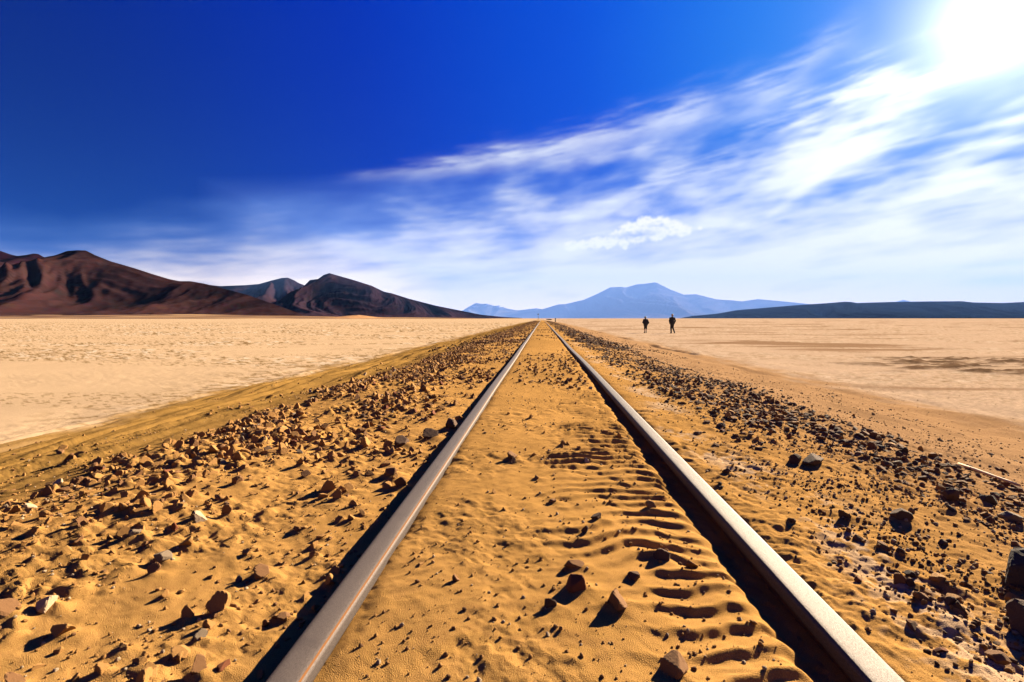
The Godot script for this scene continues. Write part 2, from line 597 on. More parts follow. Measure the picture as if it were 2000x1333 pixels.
func plain_color(x: float, d: float, big: float) -> Vector3:
	var v := Vector3(0.51, 0.370, 0.240) if x < 0.0 else Vector3(0.455, 0.335, 0.245)
	v *= 1.0 + 0.10 * big
	var quiet := 1.0 if x < 0.0 else 0.4
	if d < 220.0:
		# pale flakes of salt and brown specks of broken crust, in drifts
		var drift := n1.get_noise_2d(x * 0.07 + 3.0, d * 0.17)
		var fine := n2.get_noise_2d(x * 1.1, d * 2.6)
		var fade := 1.0 - ss(90.0, 220.0, d)
		v = v.lerp(Vector3(0.60, 0.52, 0.42), quiet * fade * 0.8 * ss(0.12, 0.4, fine) * ss(-0.05, 0.35, drift))
		v = v.lerp(Vector3(0.20, 0.125, 0.055), quiet * fade * 0.95 * ss(0.14, 0.34, n2.get_noise_2d(x * 2.0 + 60.0, d * 3.4)) * ss(-0.1, 0.35, drift + 0.15))
		v = v.lerp(Vector3(0.22, 0.14, 0.065), quiet * fade * 0.8 * ss(-0.1, 0.3, n1.get_noise_2d(x * 0.06 + 17.0, d * 0.34)) * ss(0.15, 0.34, n2.get_noise_2d(x * 4.2 + 90.0, d * 5.0)))
		if x > 0.0 and d < 18.0:
			v *= 1.0 + 0.30 * n2.get_noise_2d(x * 7.0, d * 7.0) * (1.0 - ss(9.0, 18.0, d))
		if x > 8.0 and d < 30.0:
			v = v.lerp(Vector3(0.105, 0.062, 0.036) * (1.0 + 0.8 * fine), 0.9 * crust(x, d))
	if x > 6.0:
		# brown damp bars lying across the plain
		var bar := n2.get_noise_2d(x * 0.045 + 90.0, d * (0.20 if d < 90.0 else 0.07))
		v = v.lerp(Vector3(0.22, 0.13, 0.075), 0.8 * ss(0.24, 0.40, bar) * (1.0 - ss(250.0, 700.0, d)))
	return v


func make_ground() -> void:
	var rows := PackedFloat32Array()
	for d in [-30.0, -15.0, -8.0, -5.0, -3.5, -2.5, -1.8, -1.3, -0.9, -0.6, -0.4, -0.2, 0.0, 0.15, 0.3, 0.4, 0.5, 0.58, 0.65, 0.70]:
		rows.append(d)
	var q := 0.75
	while q < 30000.0:
		rows.append(q)
		q += maxf(0.0042, 0.0024 * pow(q, 1.70)) if q < 60.0 else q * 0.06
	rows.append(31000.0)
	var half := 480
	var cols := 2 * half + 1
	var v := PackedVector3Array()
	var n := PackedVector3Array()
	var c := PackedColorArray()
	var idx := PackedInt32Array()
	v.resize(rows.size() * cols)
	n.resize(rows.size() * cols)
	c.resize(rows.size() * cols)
	var k := 0
	for d in rows:
		var dd := maxf(d, 0.70)
		var inner := 0.75 + 1.2 * dd
		var outer := minf(2.6 * dd + 8.0, 60.0)
		for j in cols:
			var u := (j - half) / float(half)
			var au := absf(u)
			var x := signf(u) * inner * minf(au, 0.84) / 0.84
			if au > 0.84:
				var t := (au - 0.84) / 0.16
				x += signf(u) * outer * t * t
			v[k] = Vector3(x, land(x, d) + (bump(x, d) if d < 7.4 else 0.0), -d)
			c[k] = sand_color(x, d)
			k += 1
	for r in rows.size():
		var r0 := maxi(r - 1, 0) * cols
		var r1 := mini(r + 1, rows.size() - 1) * cols
		for j in cols:
			var j0 := maxi(j - 1, 0)
			var j1 := mini(j + 1, cols - 1)
			n[r * cols + j] = (v[r * cols + j1] - v[r * cols + j0]).cross(v[r1 + j] - v[r0 + j]).normalized()
	idx.resize((rows.size() - 1) * (cols - 1) * 6)
	k = 0
	for r in rows.size() - 1:
		for j in cols - 1:
			var a := r * cols + j
			idx[k] = a
			idx[k + 1] = a + cols
			idx[k + 2] = a + 1
			idx[k + 3] = a + 1
			idx[k + 4] = a + cols
			idx[k + 5] = a + cols + 1
			k += 6
	print("ground ", v.size(), " vertices")
	var g := obj("ground", array_mesh(v, n, idx, c), m_ground)
	tag(g, "golden sand round the track and the pale flat desert plain beyond", "ground", "", "structure")


# ------------------------------------------------------------------ mountains

func make_mountains() -> void:
	# name, metres to the crest, width over height, spur size, crest (x, height), colours, label
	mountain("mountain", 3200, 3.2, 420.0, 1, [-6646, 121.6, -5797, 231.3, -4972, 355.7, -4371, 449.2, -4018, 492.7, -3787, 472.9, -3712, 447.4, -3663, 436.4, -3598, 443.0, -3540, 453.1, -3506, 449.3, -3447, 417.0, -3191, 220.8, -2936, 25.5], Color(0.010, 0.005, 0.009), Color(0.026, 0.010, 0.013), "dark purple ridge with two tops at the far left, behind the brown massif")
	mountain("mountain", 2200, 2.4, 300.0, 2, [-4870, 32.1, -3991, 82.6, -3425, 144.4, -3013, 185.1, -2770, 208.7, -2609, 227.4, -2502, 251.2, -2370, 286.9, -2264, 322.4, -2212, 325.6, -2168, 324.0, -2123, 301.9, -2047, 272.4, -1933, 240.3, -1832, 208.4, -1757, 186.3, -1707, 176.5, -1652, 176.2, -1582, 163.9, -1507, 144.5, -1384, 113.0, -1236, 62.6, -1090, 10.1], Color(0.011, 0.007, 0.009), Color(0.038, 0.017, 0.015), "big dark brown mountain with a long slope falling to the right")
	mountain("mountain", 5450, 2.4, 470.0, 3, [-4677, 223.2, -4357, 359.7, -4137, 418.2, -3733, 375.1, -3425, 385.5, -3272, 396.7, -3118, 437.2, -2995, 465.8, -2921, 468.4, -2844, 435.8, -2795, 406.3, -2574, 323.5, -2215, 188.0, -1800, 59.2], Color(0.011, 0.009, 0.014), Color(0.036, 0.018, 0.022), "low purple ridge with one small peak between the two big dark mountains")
	mountain("mountain", 4900, 2.0, 490.0, 4, [-3311, 17.2, -2976, 96.9, -2865, 128.7, -2726, 192.1, -2476, 318.0, -2393, 396.5, -2307, 406.5, -2246, 448.2, -2187, 466.1, -2122, 447.6, -1934, 394.3, -1747, 336.0, -1615, 272.9, -1536, 257.1, -1351, 199.2, -1086, 131.0, -825, 78.9, -616, 37.3, -382, 13.9, -201, 3.6], Color(0.007, 0.007, 0.013), Color(0.042, 0.021, 0.028), "dark blue pointed mountain whose long tail runs down to the track")  # blue of its shaded slopes is put into the dark tone
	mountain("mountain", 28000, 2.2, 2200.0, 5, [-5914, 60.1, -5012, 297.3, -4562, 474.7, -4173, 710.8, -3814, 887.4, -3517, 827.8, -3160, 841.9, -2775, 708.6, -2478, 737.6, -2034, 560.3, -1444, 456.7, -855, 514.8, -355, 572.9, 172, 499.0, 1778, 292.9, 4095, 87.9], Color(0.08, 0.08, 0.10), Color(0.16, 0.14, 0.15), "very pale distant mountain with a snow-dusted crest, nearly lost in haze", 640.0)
	mountain("mountain", 17000, 2.7, 1500.0, 6, [-1775, 27.5, -1325, 90.2, -877, 161.5, -162, 267.9, 548, 480.2, 813, 497.5, 1429, 637.7, 1867, 830.6, 2337, 1066.4, 2737, 1082.4, 2859, 1055.6, 3257, 1167.8, 3517, 1184.2, 3879, 1235.0, 4035, 1155.8, 4382, 980.0, 4831, 804.1, 5241, 820.3, 5927, 644.6, 6437, 608.7, 6776, 573.3, 7281, 650.0, 7954, 588.0, 8959, 482.6, 9956, 378.0, 11765, 256.3, 14192, 118.9], Color(0.05, 0.05, 0.085), Color(0.10, 0.085, 0.11), "broad hazy blue volcano right of where the rails meet", 1215.0)  # bluish rock colours stand in for part of the haze
	mountain("hills", 6000, 4.0, 500.0, 7, [1673, 5.0, 1806, 28.6, 2095, 56.2, 2334, 98.9, 2690, 129.0, 3044, 159.0, 3396, 182.5, 3570, 197.3, 3640, 196.0, 3710, 181.9, 4091, 193.2, 4435, 198.5, 4890, 200.5, 5015, 185.4, 5341, 178.8, 5563, 190.2, 6115, 230.2, 6935, 199.0, 8270, 138.6, 9823, 57.2], Color(0.003, 0.007, 0.018), Color(0.006, 0.010, 0.019), "long low dark blue hills along the horizon at the right")  # hazy blue is painted into the rock colours themselves
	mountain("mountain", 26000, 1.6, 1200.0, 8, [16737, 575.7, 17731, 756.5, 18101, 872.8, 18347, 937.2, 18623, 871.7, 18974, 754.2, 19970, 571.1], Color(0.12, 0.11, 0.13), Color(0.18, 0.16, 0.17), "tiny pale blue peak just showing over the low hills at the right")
	mountain("hill", 1500, 7.0, 60.0, 9, [-710, 1.4, -660, 4.7, -614, 9.5, -577, 12.2, -551, 9.5, -504, 3.9, -455, 1.4], Color(0.26, 0.13, 0.06), Color(0.36, 0.20, 0.10), "small orange sand knoll at the foot of the dark pointed mountain")
	# gentle fans of gravel at the foot of the mountains on the left
	mountain("slope", 1900, 22.0, 500.0, 10, [-4300, 14.0, -3000, 24.0, -2400, 27.0, -1800, 23.0, -1400, 18.0, -1000, 12.0, -700, 7.0, -350, 3.0, -150, 0.5], Color(0.075, 0.042, 0.028), Color(0.110, 0.062, 0.040), "dark brown gravel fan streaked with pale strips below the left mountains")


func mountain(called: String, dist: float, spread: float, spur: float, seed_: int, crest: Array, dark: Color, light: Color, label: String, snow := 1.0e9) -> void:
	var x0: float = crest[0]
	var x1: float = crest[crest.size() - 2]
	var hmax := 0.0
	for i in range(1, crest.size(), 2):
		hmax = maxf(hmax, crest[i])
	var nx := 420
	var nd := 90
	if dist > 20000.0 or spread > 6.0:
		nx = 160
		nd = 40
	elif seed_ == 1 or seed_ == 3:
		nx = 280
		nd = 70
	var wf := hmax * spread * 1.6
	var noise := FastNoiseLite.new()
	noise.noise_type = FastNoiseLite.TYPE_SIMPLEX_SMOOTH
	noise.fractal_type = FastNoiseLite.FRACTAL_RIDGED
	noise.fractal_octaves = 4
	noise.frequency = 0.9 / spur
	noise.fractal_octaves = 5
	noise.fractal_gain = 0.5
	noise.seed = seed_ * 17
	var v := PackedVector3Array()
	var n := PackedVector3Array()
	var c := PackedColorArray()
	var idx := PackedInt32Array()
	var across := nd * 2 + 1
	v.resize((nx + 1) * across)
	c.resize((nx + 1) * across)
	n.resize((nx + 1) * across)
	var k := 0
	var fan := spread > 15.0
	for i in nx + 1:
		for j in across:
			var s := (j - nd) / float(nd)
			var o := signf(s) * s * s * wf * (1.0 if s > 0.0 else 0.8)    # + towards the track's near end
			var x := lerpf(x0, x1, i / float(nx))
			# spurs run forward from the crest, wandering as they fall
			var wander := spur * 0.7 * n1.get_noise_2d(x / spur * 0.35 + seed_ * 3.0, o / spur * 0.5)
			var r := crest_height(crest, x + wander * ss(0.0, wf * 0.6, absf(o)))
			var here := crest_height(crest, x)
			r = lerpf(here, r, 0.6)
			var sp := noise.get_noise_2d(x + wander, o * 0.35)               # -1 .. 1, ridged
			var w := maxf(r, 0.10 * hmax) * spread * (1.0 + 0.28 * sp)
			var t := absf(o) / w
			var f := pow(clampf(1.0 - t * 0.62, 0.0, 1.0), 2.4)
			var h := r * f
			h += r * 0.32 * sp * minf(1.0, t * 2.2) * f
			h += r * 0.045 * n2.get_noise_2d(x / spur * 4.0, o / spur * 2.2) * f * minf(1.0, t * 3.0)
			if fan:
				h = here * clampf(1.0 - absf(o) / (hmax * spread), 0.0, 1.0) + 0.6 * sp
			var y := h - 1.2 - (2.0 if i == 0 or i == nx or j == 0 or j == across - 1 else 0.0)
			v[k] = Vector3(x, y, -dist + o)
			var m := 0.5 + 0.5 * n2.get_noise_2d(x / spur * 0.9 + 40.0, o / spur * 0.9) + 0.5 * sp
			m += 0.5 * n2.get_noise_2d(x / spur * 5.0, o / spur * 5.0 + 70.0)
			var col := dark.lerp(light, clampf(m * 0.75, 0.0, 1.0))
			if fan:
				var strip := n2.get_noise_2d(x * 0.0012 + 5.0, o * 0.012)
				col = col.lerp(Color(0.30, 0.19, 0.10), 0.9 * ss(0.12, 0.2, strip))
			if y > snow:
				col = col.lerp(Color(0.8, 0.82, 0.85), ss(0.05, 0.4, n2.get_noise_2d(x / spur * 2.5, y * 6.0 / spur) + 0.5 * (y - snow) / (hmax - snow)))
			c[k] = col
			k += 1
	for i in nx + 1:
		for j in across:
			var i0 := maxi(i - 1, 0) * across
			var i1 := mini(i + 1, nx) * across
			var j0 := maxi(j - 1, 0)
			var j1 := mini(j + 1, across - 1)
			n[i * across + j] = (v[i * across + j1] - v[i * across + j0]).cross(v[i1 + j] - v[i0 + j]).normalized()
	idx.resize(nx * (across - 1) * 6)
	k = 0
	for i in nx:
		for j in across - 1:
			var a := i * across + j
			idx[k] = a
			idx[k + 1] = a + across
			idx[k + 2] = a + 1
			idx[k + 3] = a + 1
			idx[k + 4] = a + across
			idx[k + 5] = a + across + 1
			k += 6
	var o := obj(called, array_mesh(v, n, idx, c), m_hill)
	tag(o, label, called, "", "structure")


# the blue haze that lies low over the far plain
func make_haze() -> void:
	var air := FogMaterial.new()
	air.density = 0.000074
	air.albedo = Color(0.49, 0.66, 1.0)
	var f := FogVolume.new()
	f.name = "haze"
	f.shape = RenderingServer.FOG_VOLUME_SHAPE_BOX
	f.size = Vector3(43300.0, 1360.0, 11900.0)
	f.position = Vector3(18350.0, 677.0, -10450.0)
	f.material = air
	add_child(f)
	tag(f, "thin blue haze lying low over the far end of the plain", "haze", "", "stuff")


func crest_height(crest: Array, x: float) -> float:
	var k := 0
	while k < crest.size() - 4 and x > crest[k + 2]:
		k += 2
	var a: float = crest[k]
	var b: float = crest[k + 2]
	var t := clampf((x - a) / (b - a), 0.0, 1.0)
	return lerpf(crest[k + 1], crest[k + 3], t)


# ------------------------------------------------------------------ rails

func wobble(d: float, side: float) -> Vector2:
	var f := ss(1.0, 6.0, d)
	return Vector2(0.007 * n1.get_noise_2d(d * 0.16, side * 9.0), 0.010 * n1.get_noise_2d(d * 0.13 + 40.0, side * 9.0)) * f


func sweep(profile: PackedVector2Array, side: float) -> ArrayMesh:
	# profile: (outwards from the inner edge of the head, up); a smooth normal at each point
	var ds := PackedFloat32Array()
	var d := -6.0
	while d < 1800.0:
		ds.append(d)
		d += 0.08 if d < 4.0 else (0.03 * d)
	var np := profile.size()
	var v := PackedVector3Array()
	var n := PackedVector3Array()
	var idx := PackedInt32Array()
	for q in ds:
		var w := wobble(maxf(q, 0.0), side)
		for i in np:
			var p := profile[i]
			v.append(Vector3(side * (0.5 + p.x) + w.x, p.y + w.y, -q))
			var t := (profile[mini(i + 1, np - 1)] - profile[maxi(i - 1, 0)]).normalized()
			n.append(Vector3(side * -t.y, t.x, 0.0))
	for r in ds.size() - 1:
		for i in np - 1:
			var a := r * np + i
			if side > 0.0:
				idx.append_array([a, a + np, a + 1, a + 1, a + np, a + np + 1])
			else:
				idx.append_array([a, a + 1, a + np, a + 1, a + np + 1, a + np])
	return array_mesh(v, n, idx)


func make_rails() -> void:
	var top := PackedVector2Array()
	# worn running surface, its inner corner rounded to 12 mm, its outer one to 8 mm
	for a in [62.0, 76.0, 90.0]:
		var r := deg_to_rad(a)
		top.append(Vector2(0.013 - 0.013 * cos(r), -0.014 + 0.013 * sin(r)))
	for x in [0.020, 0.028, 0.034, 0.040, 0.048, 0.056]:
		var e: float = (x - 0.034) / 0.034
		top.append(Vector2(x, -0.0008 * e * e))
	for a in [80.0, 60.0, 40.0, 20.0, 0.0]:
		var r := deg_to_rad(a)
		top.append(Vector2(0.060 + 0.008 * cos(r), -0.0095 + 0.008 * sin(r)))
	top.append(Vector2(0.068, -0.024))
	top.append(Vector2(0.066, -0.030))
	var line := PackedVector2Array()
	for a in [44.0, 50.0, 56.0, 62.0]:
		var r := deg_to_rad(a)
		line.append(Vector2(0.0133 - 0.013 * cos(r), -0.0143 + 0.013 * sin(r)))
	var gauge := PackedVector2Array([Vector2(0.006, -0.040), Vector2(0.0015, -0.036), Vector2(0.0, -0.030), Vector2(0.0, -0.020)])
	for a in [4.0, 12.0, 20.0, 30.0, 37.0, 44.0]:
		var r := deg_to_rad(a)
		gauge.append(Vector2(0.013 - 0.013 * cos(r), -0.014 + 0.013 * sin(r)))
	var web := PackedVector2Array([Vector2(-0.02, -0.134), Vector2(-0.02, -0.124), Vector2(0.018, -0.112), Vector2(0.026, -0.10), Vector2(0.027, -0.05), Vector2(0.02, -0.043), Vector2(0.006, -0.040)])
	var web2 := PackedVector2Array([Vector2(0.066, -0.030), Vector2(0.062, -0.038), Vector2(0.048, -0.043), Vector2(0.041, -0.05), Vector2(0.042, -0.10), Vector2(0.05, -0.112), Vector2(0.088, -0.124), Vector2(0.088, -0.134)])
	for side in [-1.0, 1.0]:
		var o := thing("rail", Vector3.ZERO, "left steel rail with an orange rust line along its sunlit inner edge" if side < 0.0 else "right steel rail with a deep shadowed sand trough along its inner side", "rail", "the two rails of the track")
		obj("rail_head", sweep(top, side), m_steel, o)
		obj("gauge_face", sweep(gauge, side), m_steel, o)
		obj("rust_line", sweep(line, side), m_edge if side < 0.0 else m_steel, o)
		obj("rail_web", sweep(web, side), m_rust, o)
		obj("rail_foot", sweep(web2, side), m_rust, o)


# ------------------------------------------------------------------ stones

# colour word, linear colour
const TINTS := [
	["sandy", 0.34, 0.175, 0.055], ["brown", 0.21, 0.105, 0.045], ["dark brown", 0.105, 0.060, 0.038],
	["rust-red", 0.170, 0.058, 0.026], ["grey", 0.190, 0.140, 0.095], ["pale", 0.42, 0.31, 0.20], ["blackish", 0.065, 0.046, 0.036],
]
# shape word, proportions, how many planes cut it
const FORMS := [
	["blocky", Vector3(1.15, 1.0, 1.1), 6], ["flat", Vector3(1.35, 0.55, 1.0), 6], ["wedge-shaped", Vector3(1.35, 1.1, 1.1), 5],
	["pointed", Vector3(1.1, 1.4, 1.1), 4], ["rounded", Vector3(1.0, 0.8, 0.95), 13], ["long", Vector3(1.6, 0.7, 0.8), 5],
]
var stones: Array = []
var protos: Array = []          # [form][variant] -> fine mesh
var cheap: Array = []
var gravel: Array = []


func rock_mesh(form: int, seed_: int, level: int) -> ArrayMesh:
	var g := RandomNumberGenerator.new()
	g.seed = seed_ * 101 + form * 7
	var f: Array = FORMS[form]
	var planes: Array[Vector3] = []
	var shard := form == 2 or form == 3
	var count := int(f[2]) + (0 if shard else 3)
	for i in count:
		# evenly strewn directions, shaken, so that no side stays a ball
		var up := 1.0 - 2.0 * (i + 0.5) / count
		var round_ := i * 2.39996 + seed_
		var p := Vector3(cos(round_) * sqrt(1.0 - up * up), up, sin(round_) * sqrt(1.0 - up * up))
		p = (p + Vector3(g.randfn(), g.randfn(), g.randfn()) * 0.22).normalized()
		planes.append(p / (g.randf_range(0.34, 0.52) if shard else g.randf_range(0.52, 0.82)))
	var sphere := ico(level)
	var sv: PackedVector3Array = sphere[0]
	var si: PackedInt32Array = sphere[1]
	var v := PackedVector3Array()
	v.resize(sv.size())
	for k in sv.size():
		var dir := sv[k]
		# cut by the planes, with edges rounded a little
		var s := 0.6
		for p in planes:
			var q := dir.dot(p)
			if q > 0.3:
				s += pow(q, 70.0)
		var r := pow(s, -1.0 / 70.0)
		r *= 1.0 + 0.035 * n2.get_noise_3d(dir.x * 1.6 + seed_, dir.y * 1.6, dir.z * 1.6) + (0.02 * n2.get_noise_3d(dir.x * 6.0, dir.y * 6.0 + seed_, dir.z * 6.0) if level > 2 else 0.0)
		v[k] = dir * r * f[1]
	if level > 9:
		var n := PackedVector3Array()
		n.resize(v.size())
		for t in range(0, si.size(), 3):
			var a := si[t]
			var b := si[t + 1]
			var c := si[t + 2]
			var fn := (v[b] - v[a]).cross(v[c] - v[a])
			if fn.dot(v[a]) < 0.0:
				fn = -fn
			n[a] += fn
			n[b] += fn
			n[c] += fn
		for k in n.size():
			n[k] = n[k].normalized()
		return array_mesh(v, n, si)
	var fv := PackedVector3Array()
	var fnn := PackedVector3Array()
	var fi := PackedInt32Array()
	for t in range(0, si.size(), 3):
		var a := v[si[t]]
		var b := v[si[t + 1]]
		var c := v[si[t + 2]]
		var fn := (b - a).cross(c - a).normalized()
		if fn.dot(a) < 0.0:
			fn = -fn
		for p in [a, b, c]:
			fi.append(fv.size())
			fv.append(p)
			fnn.append(fn)
	return array_mesh(fv, fnn, fi)


func ico(level: int) -> Array:
	var t := (1.0 + sqrt(5.0)) / 2.0
	var v: Array[Vector3] = [Vector3(-1, t, 0), Vector3(1, t, 0), Vector3(-1, -t, 0), Vector3(1, -t, 0), Vector3(0, -1, t), Vector3(0, 1, t), Vector3(0, -1, -t), Vector3(0, 1, -t), Vector3(t, 0, -1), Vector3(t, 0, 1), Vector3(-t, 0, -1), Vector3(-t, 0, 1)]
	for k in 12:
		v[k] = v[k].normalized()
	var f := [0, 11, 5, 0, 5, 1, 0, 1, 7, 0, 7, 10, 0, 10, 11, 1, 5, 9, 5, 11, 4, 11, 10, 2, 10, 7, 6, 7, 1, 8, 3, 9, 4, 3, 4, 2, 3, 2, 6, 3, 6, 8, 3, 8, 9, 4, 9, 5, 2, 4, 11, 6, 2, 10, 8, 6, 7, 9, 8, 1]
	for l in level:
		var mid := {}
		var out := []
		for k in range(0, f.size(), 3):
			var m := []
			for e in 3:
				var a: int = f[k + e]
				var b: int = f[k + (e + 1) % 3]
				var key := mini(a, b) * 100000 + maxi(a, b)
				if not mid.has(key):
					mid[key] = v.size()
					v.append(((v[a] + v[b]) * 0.5).normalized())
				m.append(mid[key])
			out.append_array([f[k], m[0], m[2], f[k + 1], m[1], m[0], f[k + 2], m[2], m[1], m[0], m[1], m[2]])
		f = out
	return [PackedVector3Array(v), PackedInt32Array(f)]


func add_stone(x: float, d: float, r: float, tint := -1, form := -1, hand := false) -> void:
	if tint < 0:
		var q := rng.randf()
		if x < 0.6:
			tint = 0 if q < 0.78 else (1 if q < 0.91 else (3 if q < 0.945 else (4 if q < 0.965 else (5 if q < 0.98 else 2))))
		else:
			tint = 2 if q < 0.30 else (1 if q < 0.66 else (6 if q < 0.72 else (0 if q < 0.90 else (3 if q < 0.96 else 4))))
	if form < 0:
		form = ([0, 1, 2, 2, 2, 3, 3, 3, 5, 2] if x < 0.6 else [0, 0, 1, 1, 1, 2, 2, 3, 4, 5])[rng.randi() % 10]
	var yaw := rng.randf() * TAU
	var tilt := Vector3(rng.randfn() * 0.3, yaw, rng.randfn() * 0.3)
	stones.append({"x": x, "d": d, "r": r, "tint": tint, "form": form, "var": rng.randi() % 3, "rot": tilt, "sink": 0.2 if hand else rng.randf_range(0.05, 0.62), "hand": hand})


func make_stones() -> void:
	for form in FORMS.size():
		protos.append([rock_mesh(form, 1, 3), rock_mesh(form, 2, 3), rock_mesh(form, 3, 3)])
		cheap.append(rock_mesh(form, 4, 2))
	# the few that stand out, where they lie: x, distance along the track, radius, tint, form
	for s in [
		[1.16, 2.27, 0.058, 2, 1], [1.09, 2.30, 0.045, 2, 0], [1.135, 1.25, 0.080, 6, 0], [0.985, 1.075, 0.060, 2, 0], [1.11, 1.66, 0.042, 2, 0], [0.935, 1.66, 0.028, 2, 3],
		[0.725, 1.59, 0.020, 2, 4], [1.52, 1.98, 0.045, 2, 0], [1.57, 1.79, 0.05, 4, 4], [1.70, 2.02, 0.04, 6, 0], [0.88, 1.30, 0.020, 6, 4],
		[0.245, 1.31, 0.042, 2, 4], [0.003, 1.13, 0.034, 3, 0], [0.09, 1.07, 0.036, 1, 2], [0.165, 0.885, 0.034, 1, 0], [-0.214, 2.19, 0.036, 1, 2], [-0.04, 1.67, 0.024, 1, 4], [0.095, 1.52, 0.026, 2, 2], [0.325, 1.30, 0.022, 1, 3], [0.05, 1.43, 0.018, 2, 3], [0.155, 1.205, 0.022, 2, 0], [0.005, 1.235, 0.026, 1, 5], [-0.06, 1.06, 0.020, 2, 2],
		[-0.85, 1.09, 0.040, 0, 3], [-0.85, 1.27, 0.034, 1, 0], [-1.29, 1.09, 0.034, 5, 2], [-1.36, 1.05, 0.042, 1, 0], [-1.25, 1.57, 0.036, 5, 3], [-1.16, 1.00, 0.032, 0, 2], [-1.19, 1.33, 0.030, 4, 0], [-1.38, 1.45, 0.036, 4, 4],
		[-1.05, 2.6, 0.05, 0, 2], [-0.72, 2.75, 0.055, 2, 2], [-0.85, 2.62, 0.05, 2, 0], [-0.65, 3.05, 0.06, 2, 0], [-0.66, 1.95, 0.04, 1, 2], [-0.95, 1.9, 0.045, 0, 2], [-0.75, 2.1, 0.04, 1, 0],
	]:
		add_stone(s[0], s[1], s[2] * (0.74 if s[2] < 0.05 else 0.86), s[3], s[4], true)
	# the left-hand shoulder: crowded towards its outer edge, half drowned in sand
	scatter(-3.3, -0.62, 0.75, 14.0, 22000, 0, 0.009, 0.030)
	scatter(-3.4, -0.62, 14.0, 130.0, 26000, 0, 0.02, 0.05)
	scatter(-2.45, -1.15, 2.2, 30.0, 7000, 0, 0.013, 0.034)
	# the right-hand bank
	scatter(0.95, 2.3, 1.7, 30.0, 8000, 1, 0.009, 0.028)
	scatter(0.62, 4.6, 0.75, 14.0, 17000, 1, 0.006, 0.027)
	scatter(0.66, 4.2, 14.0, 130.0, 22000, 1, 0.02, 0.05)
	scatter(-5.2, -2.1, 1.6, 16.0, 1100, 3, 0.005, 0.014)
	# between the rails
	scatter(-0.44, 0.38, 0.8, 5.0, 130, 2, 0.007, 0.022)
	scatter(-0.40, 0.42, 4.5, 16.0, 900, 2, 0.010, 0.026)
	scatter(-0.40, 0.42, 16.0, 80.0, 1500, 2, 0.015, 0.03)


func scatter(x0: float, x1: float, d0: float, d1: float, count: int, where: int, r0: float, r1: float) -> void:
	for i in count:
		var u := rng.randf()
		var d := d0 * pow(d1 / d0, u) if d0 < 5.0 else lerpf(d0, d1, u * u)
		if d0 < 5.0 and rng.randf() < 0.45:
			d = lerpf(d0, d1, rng.randf())
		var x := rng.randf_range(x0, x1)
		var keep := 1.0
		var clump := n1.get_noise_2d(x * 1.1 + 30.0, d * 0.8)
		if where == 0:
			keep = (0.34 + 0.66 * ss(-1.0, -1.65, x)) * (1.0 - 0.93 * ss(-2.0, -2.4, x + 0.3 * clump))
			keep *= (0.60 + 1.0 * clump) * (0.5 + 0.5 * ss(1.2, 2.6, d))
		elif where == 1:
			keep = ss(0.75, 1.25, x + 0.2 * clump) * (1.0 - 0.90 * ss(1.75, 2.7, x + 0.35 * clump)) + 0.05
			keep *= (0.7 + 0.8 * clump) * (0.40 + 0.60 * ss(1.4, 3.2, d))
		elif where == 3:
			keep = 0.5 + clump
		else:
			keep = 0.35 + 0.8 * clump + 0.3 * x
			if d > 4.0:
				keep = 0.15 + 1.6 * n1.get_noise_2d(d * 0.23, 4.0) + 0.6 * clump + 0.6 * x
		if rng.randf() > keep:
			continue
		var r := r0 + (r1 - r0) * pow(rng.randf(), 2.4)
		if where == 0:
			r *= lerpf(0.72, 1.0, ss(1.2, 3.0, d))
		if where == 1:
			r *= lerpf(1.0, 0.55, ss(2.0, 3.2, x)) * lerpf(0.66, 1.0, ss(1.4, 3.4, d))
		add_stone(x, d, r)


func stone_transform(s: Dictionary) -> Transform3D:
	var y := land(s.x, s.d) + (bump(s.x, s.d) * 0.45 if s.d < 7.4 else 0.0)
	var b := Basis.from_euler(s.rot).scaled(Vector3.ONE * s.r)
	return Transform3D(b, Vector3(s.x, y + s.r * (0.42 - 0.75 * s.sink), -s.d))


